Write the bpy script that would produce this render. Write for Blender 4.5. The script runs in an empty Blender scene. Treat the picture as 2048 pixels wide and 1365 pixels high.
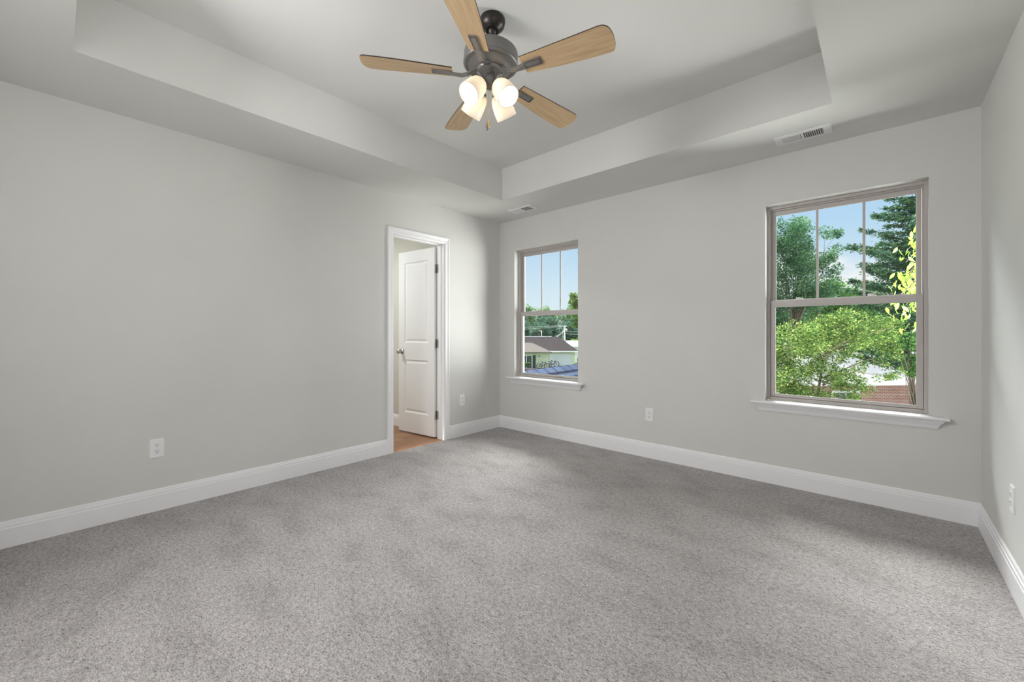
import bpy, bmesh, math, random
import numpy as np
from mathutils import Vector, Matrix
PI = math.pi; R = math.radians
random.seed(7); rng = np.random.default_rng(7)
sc = bpy.context.scene; col = sc.collection

# ------------------------------------------------------------------ camera, sky, sun, fill, exposure
CAM = Vector((3.4161, -3.5876, 1.1235)); YAW = R(41.894); FPX = 822.84
cd = bpy.data.cameras.new('camera'); cam = bpy.data.objects.new('camera', cd); col.objects.link(cam)
cam.location = CAM; cam.rotation_euler = (PI/2, 0, YAW)
cd.sensor_fit = 'HORIZONTAL'; cd.sensor_width = 36.0; cd.lens = FPX*36.0/2048
cd.shift_y = -15.77/2048; cd.clip_start = .02; cd.clip_end = 900
sc.camera = cam
vs = sc.view_settings; vs.view_transform = 'Standard'; vs.look = 'None'; vs.gamma = 1.0; vs.use_curve_mapping = False
vs.exposure = 0.0
sc.cycles.use_denoising = True
sc.cycles.max_bounces = 10; sc.cycles.diffuse_bounces = 6; sc.cycles.transparent_max_bounces = 16
sc.cycles.sample_clamp_indirect = 6.0; sc.cycles.caustics_reflective = False; sc.cycles.caustics_refractive = False

# fill glow added overhead, sideways and below the horizon, unseen, to light the room
FILL_HIGH, FILL_SIDE, FILL_LOW, FILL_PATCH = 6.0, 5.5, 18.0, 30.0
def make_world():
    w = bpy.data.worlds.new('sky'); sc.world = w; w.use_nodes = True
    nt = w.node_tree; N = nt.nodes; L = nt.links; N.clear()
    out = N.new('ShaderNodeOutputWorld'); bg = N.new('ShaderNodeBackground')
    tc = N.new('ShaderNodeTexCoord'); sep = N.new('ShaderNodeSeparateXYZ'); L.new(tc.outputs['Generated'], sep.inputs[0])
    def M(op, *a):
        n = N.new('ShaderNodeMath'); n.operation = op
        for i, v in enumerate(a):
            if isinstance(v, (int, float)): n.inputs[i].default_value = v
            else: L.new(v, n.inputs[i])
        return n.outputs[0]
    def S(v, a, b_, lo=0.0, hi=1.0):
        n = N.new('ShaderNodeMapRange'); n.interpolation_type = 'SMOOTHSTEP'
        for k, q in (('From Min', a), ('From Max', b_), ('To Min', lo), ('To Max', hi)): n.inputs[k].default_value = q
        L.new(v, n.inputs['Value']); return n.outputs[0]
    ramp = N.new('ShaderNodeValToRGB'); cr = ramp.color_ramp
    cr.elements[0].position = 0.0; cr.elements[0].color = (.80, .90, .95, 1)
    cr.elements[1].position = .5; cr.elements[1].color = (.30, .52, .88, 1)
    e = cr.elements.new(.08); e.color = (.72, .86, .95, 1)
    e = cr.elements.new(.22); e.color = (.50, .72, .94, 1)
    L.new(sep.outputs['Z'], ramp.inputs[0])
    mp = N.new('ShaderNodeMapping'); mp.inputs['Scale'].default_value = (1, 1, 1.7); mp.inputs['Location'].default_value = (.35, .1, .62)
    L.new(tc.outputs['Generated'], mp.inputs[0])
    nz = N.new('ShaderNodeTexNoise'); nz.inputs['Scale'].default_value = 4.2; nz.inputs['Detail'].default_value = 5; nz.inputs['Roughness'].default_value = .5
    L.new(mp.outputs[0], nz.inputs['Vector'])
    mx = N.new('ShaderNodeMix'); mx.data_type = 'RGBA'; mx.inputs['B'].default_value = (.93, .95, .97, 1)
    x, y, z = sep.outputs['X'], sep.outputs['Y'], sep.outputs['Z']
    az = M('ARCTAN2', x, y)
    L.new(M('MULTIPLY', S(nz.outputs['Fac'], .49, .60), S(az, -.50, -.28)), mx.inputs['Factor']); L.new(ramp.outputs[0], mx.inputs['A'])
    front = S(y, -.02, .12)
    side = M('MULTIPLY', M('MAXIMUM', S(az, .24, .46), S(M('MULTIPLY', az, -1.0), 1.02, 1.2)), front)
    lowm = M('MAXIMUM', M('MULTIPLY', side, S(z, .04, -.04)), S(z, -.45, -.6)); low = M('MULTIPLY', lowm, FILL_LOW)
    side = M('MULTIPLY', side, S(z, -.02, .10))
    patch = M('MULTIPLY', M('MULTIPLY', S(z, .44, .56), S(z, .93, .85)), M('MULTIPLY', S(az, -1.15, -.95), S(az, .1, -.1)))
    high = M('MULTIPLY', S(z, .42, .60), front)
    both = M('MAXIMUM', M('MULTIPLY', side, FILL_SIDE), M('MULTIPLY', high, FILL_HIGH))
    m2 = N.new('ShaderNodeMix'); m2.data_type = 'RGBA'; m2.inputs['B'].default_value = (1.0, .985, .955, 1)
    L.new(M('MAXIMUM', M('MAXIMUM', M('MAXIMUM', side, lowm), high), M('MULTIPLY', patch, min(1.0, FILL_PATCH))), m2.inputs['Factor']); L.new(mx.outputs['Result'], m2.inputs['A'])
    L.new(m2.outputs['Result'], bg.inputs[0]); L.new(M('ADD', M('ADD', both, M('MAXIMUM', low, M('MULTIPLY', patch, FILL_PATCH))), 1.0), bg.inputs[1]); L.new(bg.outputs[0], out.inputs[0])
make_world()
def light(name, kind, loc, energy, color=(1, 1, 1), rot=(0, 0, 0), **k):
    d = bpy.data.lights.new(name, kind); d.energy = energy; d.color = color
    for a, v in k.items(): setattr(d, a, v)
    o = bpy.data.objects.new(name, d); o.location = loc; o.rotation_euler = rot; col.objects.link(o); return o
sd = Vector((-.42, -.50, .76)).normalized()
light("sun", "SUN", (0, 0, 30), 6.0, (1, .95, .84), sd.to_track_quat('Z', 'Y').to_euler(), angle=R(.6))
light('added_fill_panel', 'AREA', (1.45, -4.08, 1.2), 7.0, (1, .99, .98), (R(90), 0, 0), shape='RECTANGLE', size=1.2, size_y=1.8)  # three unseen fill lamps added behind the camera to brighten the room
light('added_fill_panel', 'AREA', (3.83, -3.55, 1.2), 5, (1, .99, .98), (R(90), 0, R(90)), shape='RECTANGLE', size=.9, size_y=1.8)
light('added_fill_panel', 'AREA', (1.4, -4.0, 2.15), 53, (1, .99, .98), (R(75), 0, R(-50)), shape='RECTANGLE', size=1.0, size_y=.4)

# ------------------------------------------------------------------ helpers
def tag(o, label=None, cat=None, group=None, kind=None):
    if label: o['label'] = label
    if cat: o['category'] = cat
    if group: o['group'] = group
    if kind: o['kind'] = kind
    return o
def empty(name, loc=(0, 0, 0), rz=0, parent=None):
    o = bpy.data.objects.new(name, None); o.location = loc; o.rotation_euler = (0, 0, rz); o.empty_display_size = .1
    col.objects.link(o); o.parent = parent; return o
class MB:
    def __init__(s): s.v = []; s.f = []; s.m = []; s.sm = []
    def add(s, vs, fs, mi=0, smooth=False, M=None):
        b = len(s.v)
        for p in vs:
            p = Vector(p); s.v.append(tuple(M @ p) if M is not None else tuple(p))
        for f in fs: s.f.append([b+i for i in f]); s.m.append(mi); s.sm.append(smooth)
        return s
    def box(s, a, b, mi=0, M=None):
        x0, y0, z0 = a; x1, y1, z1 = b
        if x0 > x1: x0, x1 = x1, x0
        if y0 > y1: y0, y1 = y1, y0
        if z0 > z1: z0, z1 = z1, z0
        vs_ = [(x0,y0,z0),(x1,y0,z0),(x1,y1,z0),(x0,y1,z0),(x0,y0,z1),(x1,y0,z1),(x1,y1,z1),(x0,y1,z1)]
        return s.add(vs_, [(0,3,2,1),(4,5,6,7),(0,1,5,4),(1,2,6,5),(2,3,7,6),(3,0,4,7)], mi, False, M)
    def lathe(s, prof, n=40, mi=0, smooth=True, M=None, cap=False):
        vs_ = []; fs = []
        for r, z in prof:
            for k in range(n):
                a = 2*PI*k/n; vs_.append((r*math.cos(a), r*math.sin(a), z))
        for i in range(len(prof)-1):
            for k in range(n):
                k2 = (k+1) % n; fs.append((i*n+k, i*n+k2, (i+1)*n+k2, (i+1)*n+k))
        if cap:
            fs.append(tuple(range(n-1, -1, -1))); fs.append(tuple((len(prof)-1)*n+k for k in range(n)))
        return s.add(vs_, fs, mi, smooth, M)
    def tube(s, pts, rad, n=10, mi=0, M=None):
        pts = [Vector(p) for p in pts]; rs = rad if isinstance(rad, (list, tuple)) else [rad]*len(pts)
        vs_ = []; fs = []; ref = None
        for i, p in enumerate(pts):
            t = (pts[min(i+1, len(pts)-1)]-pts[max(i-1, 0)]).normalized()
            if ref is None: ref = Vector((0, 0, 1)) if abs(t.z) < .9 else Vector((1, 0, 0))
            a = t.cross(ref).normalized(); b = a.cross(t).normalized(); ref = b
            for k in range(n):
                g = 2*PI*k/n; vs_.append(p+a*math.cos(g)*rs[i]+b*math.sin(g)*rs[i])
        for i in range(len(pts)-1):
            for k in range(n):
                k2 = (k+1) % n; fs.append((i*n+k, i*n+k2, (i+1)*n+k2, (i+1)*n+k))
        fs.append(tuple(range(n-1, -1, -1))); fs.append(tuple((len(pts)-1)*n+k for k in range(n)))
        return s.add(vs_, fs, mi, True, M)
    def sweep(s, prof, frames, mi=0, smooth=False, cap=True):
        """prof: 2-D points; frames: list of functions (u,v)->point"""
        n = len(prof); vs_ = [fr(u, v) for fr in frames for u, v in prof]; fs = []
        for i in range(len(frames)-1):
            for k in range(n):
                k2 = (k+1) % n; fs.append((i*n+k, i*n+k2, (i+1)*n+k2, (i+1)*n+k))
        if cap:
            fs.append(tuple(range(n-1, -1, -1))); fs.append(tuple((len(frames)-1)*n+k for k in range(n)))
        return s.add(vs_, fs, mi, smooth)
    def build(s, name, mats, parent=None, bevel=0, loc=(0, 0, 0), recalc=True):
        me = bpy.data.meshes.new(name); me.from_pydata(s.v, [], s.f)
        for m in (mats if isinstance(mats, (list, tuple)) else [mats]): me.materials.append(m)
        me.polygons.foreach_set('material_index', s.m); me.polygons.foreach_set('use_smooth', s.sm)
        if recalc:
            bm = bmesh.new(); bm.from_mesh(me); bmesh.ops.recalc_face_normals(bm, faces=bm.faces); bm.to_mesh(me); bm.free()
        o = bpy.data.objects.new(name, me); o.location = loc; col.objects.link(o); o.parent = parent
        if bevel:
            b = o.modifiers.new('bevel', 'BEVEL'); b.width = bevel; b.segments = 2; b.limit_method = 'ANGLE'; b.angle_limit = R(40)
        return o
def struct(o): o['kind'] = 'structure'; return o
FW = Vector((-math.sin(YAW), math.cos(YAW), 0)); RT = Vector((math.cos(YAW), math.sin(YAW), 0))
def far(px, py, D):
    """point in the landscape: bearing and elevation as seen from the room, D metres ahead"""
    return CAM + FW*D + RT*((px-1024)/FPX*D) + Vector((0, 0, -(py-666.73)/FPX*D))

# ------------------------------------------------------------------ materials
def mat(name, color=(.5, .5, .5), rough=.6, metal=0, spec=.5, **k):
    m = bpy.data.materials.new(name); m.use_nodes = True; b = m.node_tree.nodes['Principled BSDF']
    b.inputs['Base Color'].default_value = (*color, 1); b.inputs['Roughness'].default_value = rough
    b.inputs['Metallic'].default_value = metal; b.inputs['Specular IOR Level'].default_value = spec
    return m
def nodes(m): nt = m.node_tree; return nt.nodes, nt.links, nt.nodes['Principled BSDF']
def coords(m, scale=(1, 1, 1), rot=(0, 0, 0)):
    N, L, b = nodes(m); tc = N.new('ShaderNodeTexCoord'); mp = N.new('ShaderNodeMapping')
    mp.inputs['Scale'].default_value = scale; mp.inputs['Rotation'].default_value = rot
    L.new(tc.outputs['Object'], mp.inputs[0]); return mp.outputs[0]
def noise(m, vec, scale, detail=3, rough=.5):
    N, L, b = nodes(m); n = N.new('ShaderNodeTexNoise'); n.inputs['Scale'].default_value = scale
    n.inputs['Detail'].default_value = detail; n.inputs['Roughness'].default_value = rough; L.new(vec, n.inputs['Vector']); return n.outputs['Fac']
def ramp(m, fac, stops):
    N, L, b = nodes(m); r = N.new('ShaderNodeValToRGB'); c = r.color_ramp
    c.elements[0].position = stops[0][0]; c.elements[0].color = (*stops[0][1], 1)
    c.elements[1].position = stops[-1][0]; c.elements[1].color = (*stops[-1][1], 1)
    for p, q in stops[1:-1]: e = c.elements.new(p); e.color = (*q, 1)
    L.new(fac, r.inputs[0]); return r.outputs[0]
def mixc(m, a, b_, fac, mode='MIX'):
    N, L, b = nodes(m); x = N.new('ShaderNodeMix'); x.data_type = 'RGBA'; x.blend_type = mode
    for key, v in (('A', a), ('B', b_)):
        if isinstance(v, tuple): x.inputs[key].default_value = (*v, 1)
        else: L.new(v, x.inputs[key])
    if isinstance(fac, (int, float)): x.inputs['Factor'].default_value = fac
    else: L.new(fac, x.inputs['Factor'])
    return x.outputs['Result']
def bump(m, h, dist, strength=1.0):
    N, L, b = nodes(m); n = N.new('ShaderNodeBump'); n.inputs['Distance'].default_value = dist; n.inputs['Strength'].default_value = strength
    L.new(h, n.inputs['Height']); L.new(n.outputs[0], b.inputs['Normal'])
def setc(m, c): N, L, b = nodes(m); L.new(c, b.inputs['Base Color'])

WALLC = (.70, .698, .680)
def paint(name, c):
    m = mat(name, c, .75, spec=.25); v = coords(m)
    n = noise(m, v, 2.0, 2); setc(m, ramp(m, n, [(.3, tuple(x*.985 for x in c)), (.7, tuple(x*1.015 for x in c))]))
    bump(m, noise(m, v, 160, 2), .0006, .35); return m
M_wall = paint('greige_wall_paint', WALLC)
M_ceil = paint('greige_ceiling_paint', (.72, .717, .70))
M_trim = mat('white_semi_gloss_trim', (.91, .91, .93), .38, spec=.45)
M_door = mat('white_door_paint', (.86, .86, .875), .45, spec=.4)
def carpet():
    m = mat('taupe_cut_pile_carpet', (.4, .38, .37), .95, spec=.05); v = coords(m); N, L, b = nodes(m)
    def mth(op, x, y, z=None):
        n = N.new('ShaderNodeMath'); n.operation = op
        for i, q in enumerate((x, y, z)):
            if q is None: continue
            if isinstance(q, (int, float)): n.inputs[i].default_value = q
            else: L.new(q, n.inputs[i])
        return n.outputs[0]
    f1 = noise(m, v, 230, 2, .6); f2 = noise(m, coords(m, (1, 1.5, 1), (0, 0, R(-35))), 105, 2, .6); f3 = noise(m, coords(m, (1, 1.4, 1), (0, 0, R(20))), 42, 3, .6)
    f = mth('ADD', mth('MULTIPLY', f1, .36), mth('ADD', mth('MULTIPLY', f2, .38), mth('MULTIPLY', f3, .26)))
    tuft = ramp(m, f, [(.36, (.10, .092, .09)), (.44, (.325, .307, .303)), (.52, (.49, .468, .463)), (.62, (.69, .663, .658))])
    big = noise(m, coords(m, (1.0, 1.7, 1), (0, 0, R(40))), 3.2, 5, .62)
    pat = ramp(m, big, [(.36, (.86, .858, .855)), (.47, (.98, .98, .98)), (.62, (1.07, 1.07, 1.075))])
    setc(m, mixc(m, tuft, pat, 1.0, 'MULTIPLY'))
    bump(m, mth('ADD', mth('MULTIPLY', f1, .5), f2), .011, .8)
    b.inputs['Sheen Weight'].default_value = .1; b.inputs['Sheen Roughness'].default_value = .6
    return m
M_carpet = carpet()
M_vinyl = mat('taupe_window_vinyl', (.53, .495, .475), .4)
M_bead = mat('pale_glazing_bead', (.60, .58, .56), .5)
M_dkmetal = mat('dark_bronze_metal', (.045, .040, .038), .36, .75)
M_fanbody = mat('pewter_fan_metal', (.21, .202, .196), .42, .6)
M_nickel = mat('satin_nickel', (.55, .54, .52), .28, 1)
M_hinge = mat('satin_nickel_hinge', (.50, .50, .49), .5, .6)
M_brass = mat('brass_chain', (.70, .52, .27), .3, .95)
M_plate = mat('white_plastic_plate', (.90, .90, .91), .35)
M_slot = mat('dark_socket_slot', (.03, .03, .03), .6)
M_vent = mat('white_enamel_register', (.84, .84, .855), .4)
M_duct = mat('dark_duct_liner', (.10, .10, .10), .8)
M_seal = mat('grey_weatherstrip', (.30, .30, .30), .7)
def glass_mat():
    m = bpy.data.materials.new('window_glass'); m.use_nodes = True; nt = m.node_tree; N = nt.nodes; L = nt.links; N.clear()
    o = N.new('ShaderNodeOutputMaterial'); t = N.new('ShaderNodeBsdfTransparent'); t.inputs[0].default_value = (.97, .985, .98, 1)
    g = N.new('ShaderNodeBsdfGlossy'); g.inputs['Roughness'].default_value = .02
    f = N.new('ShaderNodeFresnel'); f.inputs[0].default_value = 1.25; x = N.new('ShaderNodeMixShader')
    L.new(f.outputs[0], x.inputs[0]); L.new(t.outputs[0], x.inputs[1]); L.new(g.outputs[0], x.inputs[2]); L.new(x.outputs[0], o.inputs[0]); return m
M_glass = glass_mat()
def blade_wood():
    m = mat('light_maple_blade', (.6, .4, .2), .42, spec=.4)
    n = noise(m, coords(m, (1.6, 26, 26)), 3.0, 6, .65)
    setc(m, ramp(m, n, [(.3, (.40, .27, .150)), (.5, (.49, .345, .20)), (.72, (.57, .415, .255))])); return m
M_blade = blade_wood(); M_bladeedge = mat('dark_blade_edge', (.035, .022, .015), .5)
def shade_mat():
    m = bpy.data.materials.new('frosted_opal_glass'); m.use_nodes = True; nt = m.node_tree; N = nt.nodes; L = nt.links; N.clear()
    o = N.new('ShaderNodeOutputMaterial'); d = N.new('ShaderNodeBsdfDiffuse'); d.inputs[0].default_value = (.88, .85, .80, 1)
    t = N.new('ShaderNodeBsdfTranslucent'); t.inputs[0].default_value = (.95, .88, .78, 1)
    x = N.new('ShaderNodeMixShader'); x.inputs[0].default_value = .40
    g = N.new('ShaderNodeBsdfGlossy'); g.inputs['Roughness'].default_value = .15; y = N.new('ShaderNodeMixShader'); y.inputs[0].default_value = .05
    L.new(d.outputs[0], x.inputs[1]); L.new(t.outputs[0], x.inputs[2]); L.new(x.outputs[0], y.inputs[1]); L.new(g.outputs[0], y.inputs[2]); L.new(y.outputs[0], o.inputs[0]); return m
M_shade = shade_mat()
BULB = 9.0
def bulb_mat():
    m = bpy.data.materials.new('lit_bulb'); m.use_nodes = True; nt = m.node_tree; N = nt.nodes; L = nt.links; N.clear()
    o = N.new('ShaderNodeOutputMaterial'); e = N.new('ShaderNodeEmission'); e.inputs[0].default_value = (1, .90, .76, 1); e.inputs[1].default_value = BULB
    L.new(e.outputs[0], o.inputs[0]); return m
M_bulb = bulb_mat()
def planks():
    m = mat('oak_plank_floor', (.4, .2, .1), .35); v = coords(m, (1, 1, 1), (0, 0, R(90))); N, L, b = nodes(m)
    br = N.new('ShaderNodeTexBrick'); br.inputs['Scale'].default_value = 1; br.inputs['Brick Width'].default_value = 1.1; br.inputs['Row Height'].default_value = .085
    br.inputs['Mortar Size'].default_value = .0015; br.inputs['Color1'].default_value = (.42, .215, .11, 1); br.inputs['Color2'].default_value = (.30, .145, .07, 1); br.inputs['Mortar'].default_value = (.08, .035, .02, 1)
    L.new(v, br.inputs['Vector']); g = noise(m, coords(m, (30, 2, 1)), 3, 5, .6)
    setc(m, mixc(m, br.outputs['Color'], ramp(m, g, [(.3, (.75, .75, .75)), (.7, (1.15, 1.15, 1.15))]), 1.0, 'MULTIPLY')); return m
M_plank = planks()
def bricks(name, c1, c2, mo, w, h, ms, scale=(1, 1, 1), rot=(0, 0, 0), rough=.85):
    m = mat(name, c1, rough, spec=0); v = coords(m, scale, rot); N, L, b = nodes(m)
    br = N.new('ShaderNodeTexBrick'); br.inputs['Scale'].default_value = 1; br.inputs['Brick Width'].default_value = w; br.inputs['Row Height'].default_value = h
    br.inputs['Mortar Size'].default_value = ms; br.inputs['Color1'].default_value = (*c1, 1); br.inputs['Color2'].default_value = (*c2, 1); br.inputs['Mortar'].default_value = (*mo, 1)
    L.new(v, br.inputs['Vector']); n = noise(m, v, 1.3, 4)
    setc(m, mixc(m, br.outputs['Color'], ramp(m, n, [(.3, (.85, .85, .85)), (.7, (1.12, 1.1, 1.1))]), 1.0, 'MULTIPLY')); return m
def leaf_mat(name, a, b_, c, trans=.45):
    m = bpy.data.materials.new(name); m.use_nodes = True; nt = m.node_tree; N = nt.nodes; L = nt.links; N.clear()
    o = N.new('ShaderNodeOutputMaterial'); ge = N.new('ShaderNodeNewGeometry'); r = N.new('ShaderNodeValToRGB'); cr = r.color_ramp
    cr.elements[0].position = 0; cr.elements[0].color = (*a, 1); cr.elements[1].position = 1; cr.elements[1].color = (*c, 1)
    e = cr.elements.new(.55); e.color = (*b_, 1); L.new(ge.outputs['Random Per Island'], r.inputs[0])
    d = N.new('ShaderNodeBsdfDiffuse'); t = N.new('ShaderNodeBsdfTranslucent'); x = N.new('ShaderNodeMixShader'); x.inputs[0].default_value = trans
    L.new(r.outputs[0], d.inputs[0]); L.new(r.outputs[0], t.inputs[0]); L.new(d.outputs[0], x.inputs[1]); L.new(t.outputs[0], x.inputs[2]); L.new(x.outputs[0], o.inputs[0]); return m
M_bark = mat('grey_brown_bark', (.16, .125, .10), .9, spec=.1); M_palebark = mat('pale_grey_bark', (.36, .34, .31), .9, spec=.1)

# ------------------------------------------------------------------ room shell
W = 3.848; H = 2.44; YN = -4.137; TZ = 2.756; TX0, TX1, TY0, TY1 = .6167, 3.2086, -3.526, -.6109
T = .15
OPEN = [(.235, 1.105), (2.765, 3.635)]; OZ0, OZ1 = .617, 2.085
b = MB(); ZT = 2.95
xs = [-.15, OPEN[0][0], OPEN[0][1], OPEN[1][0], OPEN[1][1], W+.15]
for i in (0, 2, 4): b.box((xs[i], 0, -.3), (xs[i+1], T, ZT))
for a, c in OPEN: b.box((a, 0, -.3), (c, T, OZ0-.02)); b.box((a, 0, OZ1), (c, T, ZT))
struct(b.build('wall_back', M_wall))
DY0, DY1, DZ = -1.450, -.850, 2.058      # rough opening in the left wall
b = MB(); b.box((-.115, YN, -.3), (0, DY0-.012, ZT)); b.box((-.115, DY1+.012, -.3), (0, 0, ZT)); b.box((-.115, DY0-.012, DZ+.012), (0, DY1+.012, ZT))
struct(b.build('wall_left', M_wall))
b = MB(); b.box((W, YN, -.3), (W+.15, 0, ZT)); struct(b.build('wall_right', M_wall))
b = MB(); b.box((-.15, YN-.12, -.3), (W+.15, YN, ZT)); struct(b.build('wall_rear', M_wall))
b = MB(); b.box((0, YN, -.12), (W, 0, 0)); struct(b.build('floor', M_carpet))
b = MB()
b.box((0, YN, H), (TX0, 0, ZT)); b.box((TX1, YN, H), (W, 0, ZT)); b.box((TX0, TY1, H), (TX1, 0, ZT)); b.box((TX0, YN, H), (TX1, TY0, ZT))
b.box((TX0, TY0, TZ), (TX1, TY1, ZT)); struct(b.build('ceiling', M_ceil))
BP = [(0, 0), (.015, 0), (.015, .099), (.0125, .1025), (.0125, .117), (.0085, .121), (.0075, .131), (.004, .1375), (0, .1375)]
def base_run(name, p0, p1, n, m0=0, m1=0):
    """board along p0->p1, n = unit normal into the room; m0/m1 mitre factors"""
    p0 = Vector(p0); p1 = Vector(p1); n = Vector(n); d = (p1-p0).normalized()
    b = MB(); b.sweep(BP, [lambda u, v: p0+n*u+d*(u*m0)+Vector((0, 0, v)), lambda u, v: p1+n*u-d*(u*m1)+Vector((0, 0, v))])
    return struct(b.build(name, M_trim))
base_run('baseboard_back', (0, 0, 0), (W, 0, 0), (0, -1, 0), 1, 1)
CW = .058
base_run('baseboard_left', (0, DY1+.006+CW, 0), (0, 0, 0), (1, 0, 0), 0, 1)
base_run('baseboard_left_near', (0, YN, 0), (0, DY0-.006-CW+.0, 0), (1, 0, 0), 1, 0)
base_run('baseboard_right', (W, YN, 0), (W, 0, 0), (-1, 0, 0), 1, 1)
base_run('baseboard_rear', (0, YN, 0), (W, YN, 0), (0, 1, 0), 1, 1)

# door casing and jamb
CP = [(0, 0), (CW, 0), (CW, .016), (CW-.006, .0175), (CW-.014, .015), (CW-.020, .0125), (.022, .0095), (.014, .011), (.006, .009), (0, .006)]   # (away from the opening, out of the wall)
b = MB(); ey0, ey1, ez = DY0-.0+.006, DY1-.006, DZ-.006
ey0, ey1, ez = DY0-.006, DY1+.006, DZ+.006
b.sweep(CP, [lambda u, v: Vector((v, ey0-u, 0)), lambda u, v: Vector((v, ey0-u, ez+u)), lambda u, v: Vector((v, ey1+u, ez+u)), lambda u, v: Vector((v, ey1+u, 0))])
struct(b.build('trim_1', M_trim))
b = MB(); J = .012
b.box((-.118, DY0-J, 0), (.0015, DY0, DZ)); b.box((-.118, DY1, 0), (.0015, DY1+J, DZ)); b.box((-.118, DY0-J, DZ), (.0015, DY1+J, DZ+J))
b.box((-.078, DY0, 0), (-.040, DY0+.011, DZ)); b.box((-.078, DY1-.011, 0), (-.040, DY1, DZ)); b.box((-.078, DY0+.011, DZ-.011), (-.040, DY1-.011, DZ))
struct(b.build('trim_2', M_trim, bevel=.001))
b = MB(); b.box((-.115, DY0, -.02), (-.02, DY1, .001)); struct(b.build('trim_3', M_plank))

# adjoining room
HX0, HY0, HY1 = -2.1, -2.6, -.80
M_hall = paint('cream_wall_paint', (.66, .655, .59))
b = MB(); b.box((HX0, HY1, -.1), (-.115, HY1+.1, 2.55)); struct(b.build('wall_hallway_side', M_hall))
b = MB(); b.box((HX0-.1, HY0-.1, -.1), (HX0, HY1+.1, 2.55)); struct(b.build('wall_hallway_far', M_hall))
b = MB(); b.box((HX0, HY0-.1, -.1), (-.115, HY0, 2.55)); struct(b.build('wall_hallway_near', M_hall))
b = MB(); b.box((HX0, HY0, -.12), (-.115, HY1, -.002)); struct(b.build('floor_hallway', M_plank))
b = MB(); b.box((HX0, HY0, 2.44), (-.115, HY1, 2.55)); struct(b.build('ceiling_hallway', M_ceil))
b = MB(); n = Vector((0, -1, 0))
b.sweep(BP, [lambda u, v: Vector((HX0, HY1-u, v)), lambda u, v: Vector((-.14, HY1-u, v))])
b.sweep(BP, [lambda u, v: Vector((HX0+u, HY0, v)), lambda u, v: Vector((HX0+u, HY1, v))]); struct(b.build('baseboard_hallway', M_trim))
light('hallway_lamp', 'AREA', (-1.1, -1.9, 2.40), 22, (.97, 1, 1), (0, 0, 0), shape='DISK', size=.35)

# door leaf (opens into the adjoining room)
def make_door():
    root = empty('door_1', (-.122, -.876, .012)); root['kind'] = 'structure'
    Wd, Hd, Td = .592, 2.030, .035
    ang = R(-84.5)
    root.rotation_euler = (0, 0, ang)
    # local: leaf lies along -y from the pivot, room face at +x
    b = MB(); X1 = .0; X0 = -Td
    panels = [(.905-.0, .905+1.0), ]
    PZ = [(.220, .813), (1.005, 1.905)]; PY = (-.495, -.105)
    ys = [-Wd-.004, PY[0], PY[1], -.004]; zs = [0, PZ[0][0], PZ[0][1], PZ[1][0], PZ[1][1], Hd]
    for X, sg in ((X1, 1), (X0, -1)):
        for i in range(3):
            for j in range(5):
                if i == 1 and j in (1, 3): continue
                b.add([(X, ys[i], zs[j]), (X, ys[i+1], zs[j]), (X, ys[i+1], zs[j+1]), (X, ys[i], zs[j+1])], [(0, 1, 2, 3)])
        for z0, z1 in PZ:
            rings = [(0, 0), (.006, .005), (.014, .009), (.022, .009), (.040, .0025), (.043, .002)]
            vs_ = []; fs = []
            for o_, d_ in rings:
                x = X-sg*d_; vs_ += [(x, PY[0]+o_, z0+o_), (x, PY[1]-o_, z0+o_), (x, PY[1]-o_, z1-o_), (x, PY[0]+o_, z1-o_)]
            for i in range(len(rings)-1):
                for k in range(4): fs.append((i*4+k, i*4+(k+1) % 4, i*4+4+(k+1) % 4, i*4+4+k))
            q = (len(rings)-1)*4; fs.append((q, q+1, q+2, q+3)); b.add(vs_, fs)
    a, c = ys[0], ys[3]
    b.add([(X0, a, 0), (X1, a, 0), (X1, c, 0), (X0, c, 0), (X0, a, Hd), (X1, a, Hd), (X1, c, Hd), (X0, c, Hd)], [(0, 1, 2, 3), (4, 5, 6, 7), (0, 1, 5, 4), (2, 3, 7, 6)])
    o = b.build('door_panel', M_door, root); me = o.data
    bm = bmesh.new(); bm.from_mesh(me); bmesh.ops.remove_doubles(bm, verts=bm.verts, dist=1e-5); bmesh.ops.recalc_face_normals(bm, faces=bm.faces); bm.to_mesh(me); bm.free()
    for sg in (1, -1):
        k = MB(); M = Matrix.Translation((0 if sg > 0 else -Td, -Wd+.058, .905)) @ Matrix.Rotation(R(90)*sg, 4, 'Y')
        k.lathe([(0, 0), (.032, 0), (.032, .004), (.028, .008), (.012, .010), (.011, .028), (.018, .034), (.026, .044), (.0275, .054), (.024, .063), (.014, .068), (0, .069)], 28, M=M)
        k.build('door_knob', M_nickel, root)
    for z in (.235, 1.0, 1.80):
        h = MB()
        h.tube([(-.0, .006, z-.045), (-.0, .006, z+.045)], .006, 10)
        # leaf on the door's hinge edge and leaf on the jamb
        h.box((-.034, -.0045, z-.044), (-.003, -.0025, z+.044))
        h2 = h.build('hinge', M_hinge, root)
        s_ = MB()
        for dz in (-.03, 0, .03):
            for dx in (-.012, -.024): s_.lathe([(0, .0012), (.003, .001), (.0035, 0)], 10, M=Matrix.Translation((dx, -.0026, z+dz+.004*(1 if dx < -.02 else -1))) @ Matrix.Rotation(R(-90), 4, 'X'))
        s_.build('screw', M_nickel, h2)
    jl = MB()
    for z in (.235, 1.0, 1.80): jl.box((-.116, DY1-.002, .012+z-.044), (-.082, DY1+.0006, .012+z+.044))
    struct(jl.build('trim_4', M_hinge))
    return root
make_door()

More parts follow.
